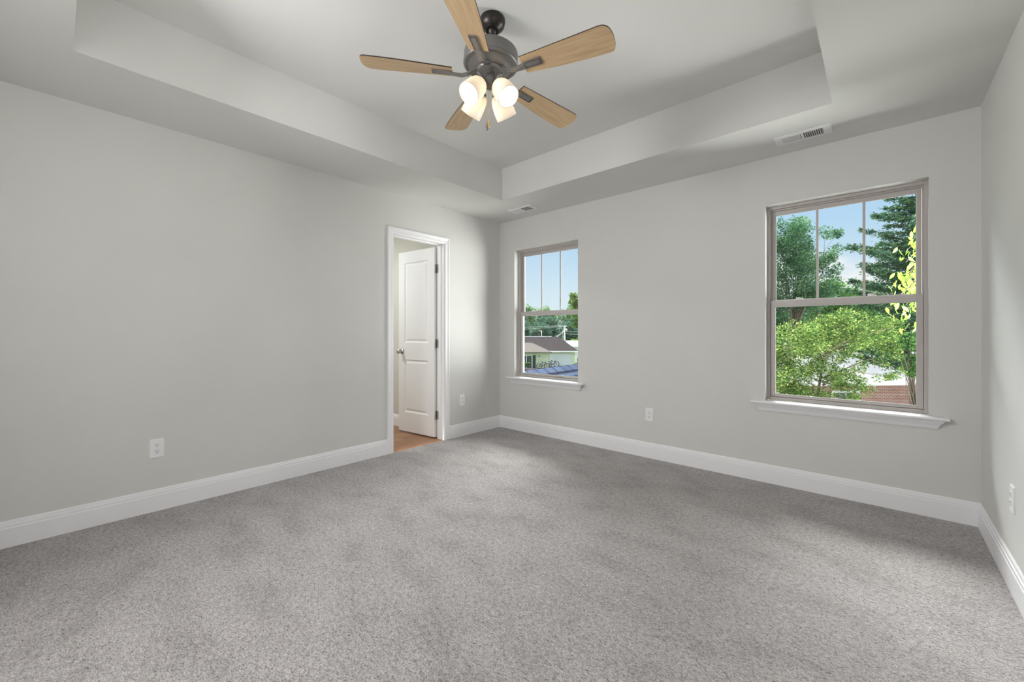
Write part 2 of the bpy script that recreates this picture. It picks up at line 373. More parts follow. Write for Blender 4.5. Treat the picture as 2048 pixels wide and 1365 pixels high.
# ------------------------------------------------------------------ windows
def frame_mb(b, x0, x1, z0, z1, y0, y1, wl, wt, wb=None):
    wb = wt if wb is None else wb
    b.box((x0, y0, z0), (x0+wl, y1, z1)); b.box((x1-wl, y0, z0), (x1, y1, z1))
    b.box((x0+wl, y0, z1-wt), (x1-wl, y1, z1)); b.box((x0+wl, y0, z0), (x1-wl, y1, z0+wb))
def make_window(n, x0, x1):
    root = empty('window_%d' % n, ((x0+x1)/2, 0, OZ0)); root['kind'] = 'structure'
    root_inv = Vector(root.location)
    def put(mb, name, m, parent=root, bevel=0):
        o = mb.build(name, m, parent, bevel)
        if parent is root: o.location = -root_inv
        return o
    z0, z1 = OZ0, OZ1
    f = MB(); frame_mb(f, x0, x1, z0, z1, .078, T+.01, .018, .020, .022)
    frame_mb(f, x0+.018, x1-.018, z0+.022, z1-.020, .100, T+.005, .006, .010, .006)
    put(f, 'window_frame', M_vinyl, bevel=.0012)
    gx0, gx1 = x0+.048, x1-.048
    # lower sash (inner track)
    s = MB(); a, c = x0+.020, x1-.020; zb, zm = z0+.024, 1.372
    s.box((a, .086, zb), (gx0, .116, zm)); s.box((gx1, .086, zb), (c, .116, zm))
    s.box((gx0, .086, 1.325), (gx1, .116, zm)); s.box((gx0, .086, zb), (gx1, .116, z0+.042))
    lo = put(s, 'lower_sash', M_vinyl, bevel=.0015)
    g = MB(); frame_mb(g, gx0, gx1, z0+.042, 1.325, .090, .099, .004, .004); g.build('glazing_bead', M_bead, lo)
    g = MB(); g.box((gx0, .100, z0+.042), (gx1, .104, 1.325)); g.build('glass_pane', M_glass, lo)
    # upper sash (outer track)
    s = MB(); a, c = x0+.026, x1-.026; zt = z1-.024
    s.box((a, .118, 1.335), (gx0, .142, zt)); s.box((gx1, .118, 1.335), (c, .142, zt))
    s.box((gx0, .118, 2.026), (gx1, .142, zt)); s.box((gx0, .118, 1.335), (gx1, .142, 1.374))
    up = put(s, 'upper_sash', M_vinyl, bevel=.0015)
    g = MB(); frame_mb(g, gx0, gx1, 1.374, 2.026, .121, .129, .004, .004); g.build('glazing_bead', M_bead, up)
    g = MB(); g.box((gx0, .130, 1.374), (gx1, .134, 2.026)); g.build('glass_pane', M_glass, up)
    for k in (1, 2):
        x = gx0+(gx1-gx0)*k/3; g = MB(); g.box((x-.0075, .1235, 1.374), (x+.0075, .1295, 2.026)); g.build('muntin', M_vinyl, up)
    for k in (.2, .72):
        x = gx0+(gx1-gx0)*k; g = MB(); g.box((x-.028, .088, 1.372), (x+.028, .112, 1.376)); g.box((x-.022, .094, 1.376), (x+.022, .108, 1.382))
        g.tube([(x+.012, .099, 1.380), (x-.004, .092, 1.385), (x-.022, .090, 1.385)], [.004, .004, .003], 8); g.build('sash_lock', M_plate, lo, bevel=.0008)
    # stool
    st = MB(); sx0, sx1 = x0-.085, x1+.085
    prof = [(.0, 0), (-.058, 0), (-.062, .004), (-.063, .010), (-.060, .015), (-.054, .018), (.0, .018)]
    zs = z0-.019
    st.sweep([(p[0], p[1]) for p in prof], [lambda u, v: Vector((sx0, u, zs+v)), lambda u, v: Vector((sx1, u, zs+v))])
    st.box((x0, -.002, zs), (x1, .079, zs+.018)); put(st, 'stool', M_trim)
    # apron: crown-like moulding with returned ends
    ap = [(0, -.058), (-.010, -.058), (-.013, -.052), (-.016, -.047), (-.020, -.036), (-.030, -.022), (-.038, -.014), (-.040, -.008), (-.044, -.006), (-.044, 0), (0, 0)]
    am = MB(); axl, axr = x0-.030, x1+.030
    am.sweep(ap, [lambda u, v: Vector((axl+u*.9+.004, u, zs+v)), lambda u, v: Vector((axr-u*.9-.004, u, zs+v))]); put(am, 'apron', M_trim)
    return root
make_window(1, *OPEN[0]); make_window(2, *OPEN[1])

# ------------------------------------------------------------------ outlets
def make_outlet(loc, rz, label):
    """plate lies in local xz, facing -y"""
    root = empty('wall_outlet', loc, rz); tag(root, label, 'outlet', 'white duplex outlets on the walls')
    def pillow(w, h, d, y0, ins):
        vs_ = []; fs = []
        rings = [(0, 0), (0, -d*.45), (ins*.4, -d*.85), (ins, -d)]
        n = 24
        for o_, y in rings:
            for k in range(n):
                # rounded rectangle
                a = 2*PI*k/n; cx, cz = math.cos(a), math.sin(a); e = .16
                x = math.copysign(abs(cx)**e, cx)*(w/2-o_); z = math.copysign(abs(cz)**e, cz)*(h/2-o_); vs_.append((x, y0+y, z))
        for i in range(len(rings)-1):
            for k in range(n): fs.append((i*n+k, i*n+(k+1) % n, (i+1)*n+(k+1) % n, (i+1)*n+k))
        fs.append(tuple((len(rings)-1)*n+k for k in range(n))); return vs_, fs
    b = MB(); b.add(*pillow(.074, .121, .006, 0, .006)); b.build('cover_plate', M_plate, root)
    for sz in (.0195, -.0195):
        f = MB(); n = 28; vs_ = []
        for y, s_ in ((-.0055, 1), (-.0078, 1), (-.0084, .96)):
            for k in range(n):
                a = 2*PI*k/n; x = max(-.0135, min(.0135, math.cos(a)*.0172))*s_; z = math.sin(a)*.0145*s_; vs_.append((x, y, sz+z))
        fs = [(i*n+k, i*n+(k+1) % n, (i+1)*n+(k+1) % n, (i+1)*n+k) for i in range(2) for k in range(n)]+[tuple(2*n+k for k in range(n))]
        f.add(vs_, fs); fo = f.build('receptacle_face', M_plate, root)
        s = MB(); s.box((-.0075, -.0090, sz-.000), (-.0050, -.0080, sz+.0085)); s.box((.0050, -.0090, sz+.001), (.0073, -.0080, sz+.0085))
        s.lathe([(0, .0010), (.0028, .0010), (.0028, 0)], 12, M=Matrix.Translation((0, -.0080, sz-.0065)) @ Matrix.Rotation(R(90), 4, 'X')); s.build('socket_slot', M_slot, fo)
    s = MB(); s.lathe([(0, .0016), (.0022, .0014), (.0030, 0)], 14, M=Matrix.Translation((0, -.0058, 0)) @ Matrix.Rotation(R(90), 4, 'X')); s.build('screw', M_plate, root)
    return root
make_outlet((1.8625, 0, .388), 0, 'white duplex wall outlet on the back wall between the two windows')
make_outlet((0, -3.149, .394), R(90), 'white duplex wall outlet on the long left wall, nearest the camera')
make_outlet((0, -.599, .388), R(90), 'white duplex wall outlet on the left wall between the door and the corner')
make_outlet((W, -.7735, .394), R(-90), 'white duplex wall outlet seen edge-on on the right wall')

# ------------------------------------------------------------------ ceiling registers
def make_vent(x, y, label):
    root = empty('ceiling_vent', (x, y, H)); tag(root, label, 'vent', 'white ceiling registers in the soffit')
    LX, LY = .308, .152; ox, oy = .112, .050
    b = MB(); t0 = -.0015; t1 = -.007
    # stamped face plate as a ring with bevelled lip
    def ringb(o0, z0, o1, z1):
        a = [(-LX/2+o0, -LY/2+o0*1, z0), (LX/2-o0, -LY/2+o0, z0), (LX/2-o0, LY/2-o0, z0), (-LX/2+o0, LY/2-o0, z0)]
        c = [(-LX/2+o1, -LY/2+o1, z1), (LX/2-o1, -LY/2+o1, z1), (LX/2-o1, LY/2-o1, z1), (-LX/2+o1, LY/2-o1, z1)]
        b.add(a+c, [(k, (k+1) % 4, 4+(k+1) % 4, 4+k) for k in range(4)])
    ringb(0, 0, .001, -.004); ringb(.001, -.004, .006, -.008)
    o1 = .006; zf = -.008
    A = [(-LX/2+o1, -LY/2+o1, zf), (LX/2-o1, -LY/2+o1, zf), (LX/2-o1, LY/2-o1, zf), (-LX/2+o1, LY/2-o1, zf)]
    C = [(-ox, -oy, zf), (ox, -oy, zf), (ox, oy, zf), (-ox, oy, zf)]; D = [(p[0], p[1], -.001) for p in C]
    b.add(A+C+D, [(k, (k+1) % 4, 4+(k+1) % 4, 4+k) for k in range(4)]+[(4+k, 4+(k+1) % 4, 8+(k+1) % 4, 8+k) for k in range(4)])
    b.box((-.007, -oy, -.008), (.007, oy, -.002))
    b.build('face_plate', M_vent, root)
    b = MB(); b.box((-ox, -oy, -.0012), (ox, oy, -.0004)); b.build('duct_opening', M_duct, root)
    nl = 9
    for side in (-1, 1):
        for k in range(nl):
            cx = side*(.0105+(k+.5)*(ox-.0105)/nl); s = MB()
            M = Matrix.Translation((cx, 0, -.0055)) @ Matrix.Rotation(R(-24) if side < 0 else R(48), 4, 'Y')
            s.box((-.0052, -oy, -.0005), (.0052, oy, .0005), M=M); s.build('louvre', M_vent, root)
    for sx in (-.135, .135):
        s = MB(); s.lathe([(0, -.0020), (.003, -.0016), (.0036, 0)], 12, M=Matrix.Translation((sx, 0, -.0078))); s.build('screw', M_vent, root)
    s = MB(); s.box((ox+.006, -.012, -.011), (ox+.009, .004, -.0078)); s.build('damper_lever', M_vent, root)
make_vent(3.028, -.265, 'white louvred ceiling vent in the soffit above the large right window')
make_vent(.585, -.262, 'white louvred ceiling vent in the soffit near the back left corner')

# ------------------------------------------------------------------ ceiling fan
def make_fan():
    root = empty('ceiling_fan', (1.9165, -2.0650, TZ))
    tag(root, 'bronze ceiling fan with five light wood blades and four lit glass shades', 'ceiling fan')
    tilt = (Matrix.Rotation(R(2.7), 4, FW)).to_euler(); root.rotation_euler = tilt
    b = MB(); b.lathe([(0, 0), (.060, 0), (.064, -.004), (.065, -.016), (.063, -.032), (.056, -.046), (.046, -.056), (.038, -.061), (.034, -.066), (.027, -.066), (.024, -.058), (.020, -.05)], 48)
    b.build('canopy', M_dkmetal, root)
    b = MB(); b.lathe([(.001, -.048), (.018, -.052), (.024, -.060), (.024, -.066), (.019, -.076), (.0125, -.082), (.0125, -.145), (.020, -.147), (.020, -.158), (.001, -.158)], 28); b.build('downrod', M_dkmetal, root)
    b = MB()
    b.lathe([(.019, -.146), (.030, -.148), (.060, -.153), (.100, -.162), (.128, -.172), (.137, -.180), (.1395, -.189), (.1395, -.228), (.1375, -.231), (.1375, -.236), (.141, -.239), (.141, -.244), (.134, -.250), (.128, -.250), (.122, -.247), (.110, -.251), (.090, -.262), (.078, -.272), (.070, -.273), (.001, -.273)], 64)
    b.build('motor_housing', M_fanbody, root)
    b = MB(); b.lathe([(.071, -.268), (.074, -.274), (.070, -.282), (.060, -.285), (.001, -.286)], 48)
    for k in range(3):
        a = 2*PI*k/3+.5; b.lathe([(0, -.2885), (.004, -.288), (.005, -.2855)], 10, M=Matrix.Translation((.042*math.cos(a), .042*math.sin(a), 0)))
    b.build('switch_cap', M_fanbody, root)
    # blades
    def bl(t):          # half widths (ccw side, cw side)
        k = t**.85
        return .050+.030*math.sin(min(1, t/.92)*PI/2)**1.1, .050+.018*t
    R0, R1 = .195, .648; n = 26; out = []
    rc = .055
    for i in range(n+1):
        t = i/n; x = R0+(R1-R0)*t; a, c = bl(t)
        out.append((x, a, c))
    left = []; right = []
    xs_ = [R0+(R1-rc-R0)*i/16 for i in range(17)]+[R1-rc+rc*math.sin(i/10*PI/2) for i in range(1, 10)]
    for x in xs_:
        a, c = bl((x-R0)/(R1-R0)); k_ = 1
        if x > R1-rc: k_ = (1-((x-R1+rc)/rc)**2.5)**(1/2.5)
        k2 = 1 if x < R1-rc*.6 else (1-((x-R1+rc*.6)/(rc*.6))**2.8)**(1/2.8)
        left.append((x, a*k2)); right.append((x, -c*k_))
    outline = left+[(R1, .02), (R1+.001, .0), (R1, -.012)]+right[::-1]
    BZ = -.296; pitch = R(11)
    bm_ = MB(); N_ = len(outline)
    vs_ = [(x, y, -.003) for x, y in outline]+[(x, y, .003) for x, y in outline]
    bm_.add(vs_, [tuple(range(N_-1, -1, -1))], 0); 
    bm_.f.append(list(range(N_, 2*N_))); bm_.m.append(1); bm_.sm.append(False)
    for k in range(N_): bm_.f.append([k, (k+1) % N_, N_+(k+1) % N_, N_+k]); bm_.m.append(1); bm_.sm.append(False)
    blade0 = bm_.build('fan_blade', [M_blade, M_bladeedge], root)
    br = MB()
    # bracket under the blade: plate with a raised rim, and the curved arm to the hub
    br.box((.205, -.019, -.0065), (.298, .019, -.003)); rim = .0035
    for a_, c_ in (((.205, -.019, -.0105), (.298, -.019+rim, -.0065)), ((.205, .019-rim, -.0105), (.298, .019, -.0065)), ((.298-rim, -.019, -.0105), (.298, .019, -.0065))): br.box(a_, c_)
    br.box((.207, -.0125, -.0100), (.289, .0125, -.0065))
    ip = Matrix.Rotation(pitch, 4, 'X')
    pts = [((.060, 0, .020), .020, .006), ((.085, 0, .014), .017, .006), ((.115, 0, -.004), .013, .006), ((.145, 0, -.014), .012, .006), ((.175, 0, -.013), .014, .005), ((.210, 0, -.009), .0185, .0035)]
    frs = []
    for i, (p, w_, h_) in enumerate(pts):
        k = max(0, min(1, (.19-p[0])/.10)); M = Matrix.Rotation(pitch*k, 4, 'X')
        frs.append((lambda p=p, w_=w_, h_=h_, M=M: (lambda u, v: Vector((p[0], 0, p[2]))+(M.to_3x3() @ Vector((0, u*w_, v*h_)))))())
    br.sweep([(-1, -.6), (-.6, -1), (.6, -1), (1, -.6), (1, 1), (-1, 1)], frs, smooth=False)
    bracket0 = br.build('blade_bracket', M_fanbody, blade0)
    ph = R(PHASE)
    for k in range(5):
        if k == 0: o = blade0
        else:
            o = blade0.copy(); col.objects.link(o); o.parent = root
            c = bracket0.copy(); col.objects.link(c); c.parent = o
        M = Matrix.Translation((0, 0, BZ)) @ Matrix.Rotation(ph+k*2*PI/5, 4, 'Z') @ Matrix.Rotation(-pitch, 4, 'X')
        o.matrix_local = M
    # light kit
    b = MB(); b.lathe([(.030, -.284), (.030, -.300), (.036, -.306), (.038, -.325), (.036, -.348), (.024, -.360), (.008, -.366), (.001, -.367)], 40)
    fit = b.build('light_fitter', M_fanbody, root)
    s0 = a0 = h0 = None
    for k in range(4):
        az = R(LAZ)+k*PI/2
        M = Matrix.Rotation(az, 4, 'Z') @ Matrix.Translation((.060, 0, -.364)) @ Matrix.Rotation(R(180-41), 4, 'Y')
        if s0 is None:
            b = MB(); pr = [(.022, .002), (.030, .004), (.040, .014), (.047, .028), (.052, .050), (.0545, .080), (.0558, .106), (.0560, .122)]
            inn = [(r-.0032, z+(.002 if i == 0 else 0)) for i, (r, z) in enumerate(pr)]
            b.lathe(pr+[(.0545, .1235)]+inn[::-1], 48); s0 = b.build('lamp_shade', M_shade, root)
            b = MB(); b.lathe([(.001, .022), (.013, .024), (.014, .034), (.022, .048), (.0285, .064), (.030, .076), (.027, .090), (.018, .101), (.001, .1055)], 28); h0 = b.build('light_bulb', M_bulb, s0)
            b = MB(); b.lathe([(.001, -.022), (.012, -.020), (.014, -.010), (.028, -.004), (.031, .003), (.031, .010), (.026, .010), (.0215, .0035), (.001, .003)], 32)
            b.tube([(0, 0, -.018), (-.006, 0, -.028), (-.026, 0, -.030), (-.05, 0, -.016)], .0075, 10); a0 = b.build('shade_holder', M_fanbody, root)
            s, a = s0, a0
        else:
            s = s0.copy(); col.objects.link(s); s.parent = root; h = h0.copy(); col.objects.link(h); h.parent = s; a = a0.copy(); col.objects.link(a); a.parent = root
        s.matrix_local = M; a.matrix_local = M
    # pull chains
    for dx, L_, big in ((-.0035, .188, 0), (.0045, .175, 1)):
        b = MB(); z = -.350
        while z > -.350-L_:
            b.lathe([(0, z+.0018), (.0013, z+.0012), (.0018, z), (.0013, z-.0012), (0, z-.0018)], 6, M=Matrix.Translation((dx*RT.x, dx*RT.y, 0))); z -= .0042
        ch = b.build('pull_chain', M_brass, root)
        f = MB(); zz = z
        f.lathe([(.001, zz+.002), (.003, zz), (.0035, zz-.006), (.0065, zz-.012), (.0085, zz-.022), (.0080, zz-.032), (.0045, zz-.041), (.001, zz-.044)], 16, M=Matrix.Translation((dx*RT.x, dx*RT.y, 0)))
        f.build('pull_fob', M_brass if big else M_fanbody, ch)
    return root
PHASE = 11.5; LAZ = 0.0
make_fan()

# ------------------------------------------------------------------ outdoors
def tri_prism(b, pts_bottom, pts_top, mi=0):
    n = len(pts_bottom); b.add(pts_bottom+pts_top, [tuple(range(n-1, -1, -1)), tuple(range(n, 2*n))]+[(k, (k+1) % n, n+(k+1) % n, n+k) for k in range(n)], mi)
GZ = -3.9
M_grass = mat('mown_grass', (.12, .17, .06), .95, spec=.05); setc(M_grass, ramp(M_grass, noise(M_grass, coords(M_grass), .8, 5), [(.3, (.045, .07, .022)), (.7, (.08, .105, .038))]))
gp = [Vector((2.5+r*math.sin(R(a)), r*math.cos(R(a)), GZ)) for r, a in ((7, -58), (7, 20), (170, 16), (170, -6), (170, -28), (170, -54))]
b = MB(); tri_prism(b, [p+Vector((0, 0, -.4)) for p in gp], gp); struct(b.build('ground', M_grass))

# the shingled lower roof just outside the small window
M_shadeshingle = bricks('slate_grey_shingle', (.046, .060, .095), (.036, .048, .080), (.015, .019, .030), .31, .14, .006, rough=1.0)
def lower_roof():
    A = far(1010, 750.5, 6.55); A.z = .46; B_ = far(1190, 727, 9.1); B_.z = .46
    d = (B_-A).normalized(); n = Vector((d.y, -d.x, 0))
    if n.dot(CAM-A) < 0: n = -n
    L_ = (B_-A).length; root = empty('lower_roof', A); tag(root, 'slate grey shingled lower roof with a raised ridge just below the small window', 'roof', )
    M = Matrix((( d.x, n.x, 0, A.x), (d.y, n.y, 0, A.y), (0, 0, 1, A.z), (0, 0, 0, 1)))   # local: x along ridge, y towards the house
    pitch = R(33); c, s_ = math.cos(pitch), math.sin(pitch); E_ = .14
    for sg, nm in ((1, 'near_slope'), (-1, 'far_slope')):
        b = MB(); n_ = 9 if sg > 0 else 12
        for k in range(n_):
            a0 = k*E_; a1 = (k+1)*E_+.004; h0, h1 = 0.0, .016
            P = lambda x, a, h: (x, sg*(a*c+h*s_), -a*s_+h*c)
            b.add([P(0, a0, h0), P(L_, a0, h0), P(L_, a1, h1), P(0, a1, h1), P(0, a1, 0), P(L_, a1, 0)], [(0, 1, 2, 3), (3, 2, 5, 4)])
        if sg > 0:
            xs_ = np.arange(.1, L_, .31)
            for k in range(n_):
                for x in xs_:
                    x = x+(.155 if k % 2 else 0); b.add([P(x, k*E_+.01, .0175*(.08)), P(x+.008, k*E_+.01, .0175*.08), P(x+.008, (k+1)*E_+.003, .0175), P(x, (k+1)*E_+.003, .0175)], [(0, 1, 2, 3)], 1)
        o = b.build(nm, [M_shadeshingle, M_slot]); o.parent = root; o.matrix_parent_inverse = Matrix.Translation(-A); o.matrix_basis = Matrix.Identity(4)
        o.matrix_parent_inverse = Matrix.Identity(4); o.matrix_basis = Matrix.Translation(-A) @ M
    b = MB(); x = 0; w_ = .15
    while x < L_:
        for sg in (1, -1):
            P = lambda x, a, h: (x, sg*(a*c+h*s_), -a*s_+h*c)
            q = [P(x, -.005, .036), P(x+.30, -.005, .028), P(x+.30, w_, .026), P(x, w_, .033), P(x, w_, .01), P(x+.30, w_, .01), P(x, 0, .01)]
            b.add(q, [(0, 1, 2, 3), (3, 2, 5, 4), (0, 3, 4, 6)])
        x += .28
    o = b.build('ridge_cap', M_shadeshingle); o.parent = root; o.matrix_basis = Matrix.Translation(-A) @ M
lower_roof()

class Frame:
    """a house standing in the landscape: u to the right, w away, z up from its ground"""
    def __init__(s, px, D, gz=GZ, turn=0):
        s.o = far(px, 666.73, D); s.o.z = gz; s.u = (Matrix.Rotation(R(turn), 3, 'Z') @ RT); s.w = (Matrix.Rotation(R(turn), 3, 'Z') @ FW)
    def __call__(s, u, w, z): return s.u*u+s.w*w+Vector((0, 0, z))          # relative to the origin empty
def fbox(b, F, u0, u1, w0, w1, z0, z1, mi=0):
    P = [F(u, w, z) for z in (z0, z1) for u, w in ((u0, w0), (u1, w0), (u1, w1), (u0, w1))]
    b.add(P, [(0, 3, 2, 1), (4, 5, 6, 7), (0, 1, 5, 4), (1, 2, 6, 5), (2, 3, 7, 6), (3, 0, 4, 7)], mi)
def hip(b, F, u0, u1, w0, w1, ze, zr, ru0, ru1, th=.12):
    wm = (w0+w1)/2
    for dz in (0,):
        P = [F(u0, w0, ze), F(u1, w0, ze), F(u1, w1, ze), F(u0, w1, ze), F(ru0, wm, zr), F(ru1, wm, zr), F(u0, w0, ze-th), F(u1, w0, ze-th), F(u1, w1, ze-th), F(u0, w1, ze-th)]
        b.add(P, [(0, 1, 5, 4), (1, 2, 5), (2, 3, 4, 5), (3, 0, 4), (0, 6, 7, 1), (1, 7, 8, 2), (2, 8, 9, 3), (3, 9, 6, 0), (6, 9, 8, 7)])
M_roofbrown = mat('weathered_brown_shingle', (.04, .035, .036), 1, spec=0); setc(M_roofbrown, ramp(M_roofbrown, noise(M_roofbrown, coords(M_roofbrown), 1.5, 6, .7), [(.3, (.030, .027, .030)), (.7, (.048, .041, .041))]))
M_rooflit_slab = mat('lit_wing_shingle_and_slab', (.115, .103, .098), 1, spec=0)  # wing slope's stronger light put into a paler shingle colour; porch slab shares it
def siding(name, c):
    m = mat(name, c, .6, spec=.2); N, L, b = nodes(m); v = coords(m); sep = N.new('ShaderNodeSeparateXYZ'); L.new(v, sep.inputs[0])
    f = N.new('ShaderNodeMath'); f.operation = 'FRACT'; d = N.new('ShaderNodeMath'); d.operation = 'MULTIPLY'; d.inputs[1].default_value = 5.0; L.new(sep.outputs['Z'], d.inputs[0]); L.new(d.outputs[0], f.inputs[0])
    bump(m, f.outputs[0], .02, 1); return m
M_siding = siding('pale_yellow_green_siding', (.62, .70, .50)); M_white = mat('white_painted_wood', (.72, .74, .76), .6); M_garage = siding('white_garage_panels', (.78, .83, .90))
M_dark = mat('dark_green_shutter', (.03, .05, .05), .5); M_darkglass = mat('dark_window_glass', (.05, .07, .08), .1, spec=.8)
def neighbour():
    F = Frame(1100, 58); root = empty('neighbour_house', F.o); tag(root, 'pale green single-storey house with brown hip roof and white garage door', 'house')
    P = lambda mb, nm, m, par=None: mb.build(nm, m, par or root)
    b = MB(); fbox(b, F, -16, 3.5, 0, 8, 0, 2.45); P(b, 'main_wall', M_siding)
    b = MB(); hip(b, F, -16.5, 4.0, -.5, 8.5, 2.50, 4.5, -14, 1.7); rf = P(b, 'main_roof', M_roofbrown)
    b = MB(); fbox(b, F, -13.5, .6, 3.93, 4.07, 4.47, 4.56); P(b, 'ridge_vent', M_white, rf)
    b = MB(); fbox(b, F, -16, -.5, -2.6, 0, 0, 2.4); P(b, 'wing_wall', M_siding)
    b = MB(); hip(b, F, -16.4, 0.0, -3.1, 1.9, 2.48, 3.70, -13, -2.6); P(b, 'wing_roof', M_rooflit_slab)
    b = MB(); fbox(b, F, -.2, 4.0, -.62, -.50, 2.36, 2.50); P(b, 'gutter', M_white)
    b = MB(); fbox(b, F, -.35, -.2, -.1, 0, 0, 2.3); P(b, 'downspout', M_white)
    b = MB(); fbox(b, F, -.1, 3.0, -.06, 0, 0, 2.1); gd = P(b, 'garage_door', M_garage)
    for k in range(1, 4):
        b = MB(); fbox(b, F, -.1, 3.0, -.075, -.06, k*.525-.012, k*.525+.012); P(b, 'door_panel_seam', M_white, gd)
    b = MB(); fbox(b, F, -.2, 3.1, -.09, 0, 2.1, 2.2); fbox(b, F, 3.0, 3.12, -.09, 0, 0, 2.1); P(b, 'door_trim', M_white)
    b = MB(); fbox(b, F, -4.2, -2.65, -2.66, -2.6, .25, 2.05); wd = P(b, 'window', M_white)
    for u in (-4.1, -3.35):
        b = MB(); fbox(b, F, u, u+.62, -2.68, -2.66, .35, 1.95); P(b, 'pane', M_darkglass, wd)
    for u in (-2.55, -4.7):
        b = MB(); fbox(b, F, u, u+.38, -2.66, -2.6, .25, 2.05); P(b, 'shutter', M_dark)
    b = MB(); fbox(b, F, -6, 1.2, -4.6, -2.6, 0, .32); fbox(b, F, -.5, 1.2, -2.6, -.1, 0, .32); P(b, 'porch_slab', M_rooflit_slab)
    b = MB(); fbox(b, F, -1.75, -1.6, -2.75, -2.6, 1.85, 2.0); P(b, 'porch_light', M_dark)
    # roof antenna
    b = MB(); b.tube([F(-.9, 4, 4.5), F(-.9, 4, 5.35)], .045, 6); b.tube([F(-1.3, 4, 5.38), F(-.8, 4, 5.33)], .03, 6); P(b, 'antenna', M_white)
    return F
NF = neighbour()
M_tyre = mat('black_tyre_rubber', (.02, .02, .025), .7); M_bike = mat('dark_blue_bicycle_frame', (.05, .06, .10), .4, .3)
def bicycle(u, w, label, sc_=1.0, turn=0):
    root = empty('bicycle', NF.o+NF(u, w, .32)); tag(root, label, 'bicycle')
    X = Matrix.Rotation(YAW+R(turn), 4, 'Z'); r = .34*sc_
    for s_ in (-1, 1):
        b = MB(); pts = [(s_*.52*sc_+math.cos(a)*r, 0, r+math.sin(a)*r) for a in np.linspace(0, 2*PI, 25)]; b.tube(pts, .045, 6, M=X)
        wh = b.build('wheel', M_tyre, root)
        b = MB()
        for k in range(6): a = PI*k/6; b.tube([(s_*.52*sc_-math.cos(a)*r, 0, r-math.sin(a)*r), (s_*.52*sc_+math.cos(a)*r, 0, r+math.sin(a)*r)], .006, 4, M=X)
        b.build('spokes', M_tyre, wh)
    b = MB(); c, h = -.52*sc_, r
    for p, q in (((c, 0, h), (-.12, 0, .78)), ((-.12, 0, .78), (.38, 0, .82)), ((-.05, 0, .32), (.38, 0, .78)), ((-.05, 0, .32), (-.14, 0, .9)), ((c, 0, h), (-.05, 0, .32)), ((.36, 0, .95), (-c, 0, h))): b.tube([p, q], .035, 6, M=X)
    b.build('frame', M_bike, root)
    b = MB(); b.tube([(.36, -.25, 1.02), (.36, 0, .98), (.36, .25, 1.02)], .02, 6, M=X); b.build('handlebar', M_tyre, root)
    b = MB(); b.box((-.28, -.07, .9), (-.02, .07, .96), M=X); b.build('saddle', M_tyre, root)
bicycle(-1.25, -3.6, 'dark bicycle leaning at the left of the white garage door', 1.0)
bicycle(.25, -1.2, 'larger dark bicycle in front of the white garage door', 1.15, 20)
# fence and pale outbuilding beside the garage
M_fencew = mat('weathered_olive_fence_board', (.20, .19, .10), .9)
def fence():
    F = Frame(1151, 60); root = empty('board_fence', F.o); tag(root, 'weathered olive board fence to the right of the garage', 'fence')
    for k in range(22):
        b = MB(); fbox(b, F, .25+k*.17, .25+k*.17+.155, 0, .03, 0, 1.45); b.build('board', M_fencew, root)
    b = MB(); fbox(b, F, .2, 4.1, .03, .08, .3, .4); fbox(b, F, .2, 4.1, .03, .08, 1.1, 1.2); b.build('rail', M_fencew, root)
fence()
def shed():
    F = Frame(1160, 70); root = empty('white_outbuilding', F.o); tag(root, 'white gabled outbuilding behind the fence beside the garage', 'building')
    b = MB(); fbox(b, F, -1.6, 4.5, 0, 4, 0, 2.8); b.build('wall', M_white, root)
    b = MB(); b.add([F(-2.1, -.4, 2.75), F(5, -.4, 2.75), F(5, 2, 3.7), F(-2.1, 2, 3.7), F(-2.1, 4.4, 2.75), F(5, 4.4, 2.75)], [(0, 1, 2, 3), (3, 2, 5, 4), (0, 3, 4), (1, 5, 2), (0, 4, 5, 1)]); b.build('roof', M_white, root)
shed()
M_pole = mat('pale_weathered_pole_wood', (.42, .43, .42), .85); M_wire = mat('pale_power_cable', (.5, .54, .56), .6)
def pole():
    F = Frame(1129.5, 85); root = empty('utility_pole', F.o); tag(root, 'pale wooden utility pole with crossarm and cables behind the brown roof', 'utility pole')
    ht = (1.1235+15.5*85/FPX)-GZ
    b = MB(); b.tube([F(0, 0, 0), F(0, 0, ht)], [.17, .12], 10); b.build('pole', M_pole, root)
    b = MB(); fbox(b, F, -.5, .55, -.1, 0, ht-.30, ht-.18); fbox(b, F, -.45, .5, -.1, 0, ht-.02, ht+.06); b.build('crossarm', M_pole, root)
    b = MB(); b.lathe([(.001, ht-1.3), (.22, ht-1.3), (.22, ht-.75), (.12, ht-.68), (.001, ht-.68)], 14, M=Matrix.Translation(F(.28, -.1, 0))); b.build('transformer', M_pole, root)
    def wire(p, q, sag, r=.019):
        b = MB(); pts = []
        for i in range(13): t = i/12; v = p.lerp(q, t); v.z -= sag*4*t*(1-t); pts.append(v)
        b.tube(pts, r, 5); b.build('cable', M_wire, root)
    z = ht
    for (u0, z0), (u1, w1, z1), sg in (((-.4, z-.0), (-30, -4, z-.1), .5), ((-.4, z-.2), (-30, -2, z-1.2), .4), ((.1, z-1.2), (14, -8, z-1.4), .3), ((.1, z-1.7), (14, -10, z-1.8), .3), ((-.1, z-.9), (-4.0, -20, 4.4), .2), ((-.3, z-.3), (-1.7, -6, .5), 0), ((-.15, z-.5), (-1.2, -6, .5), 0), ((0, z-.7), (-.7, -6, .5), 0)):
        wire(F(u0, 0, z0), F(u1, w1, z1), sg)
pole()
M_brick = bricks('red_brown_brick', (.44, .18, .14), (.33, .13, .10), (.56, .50, .47), .21, .078, .013, (1, 1, 1), (0, 0, 0))
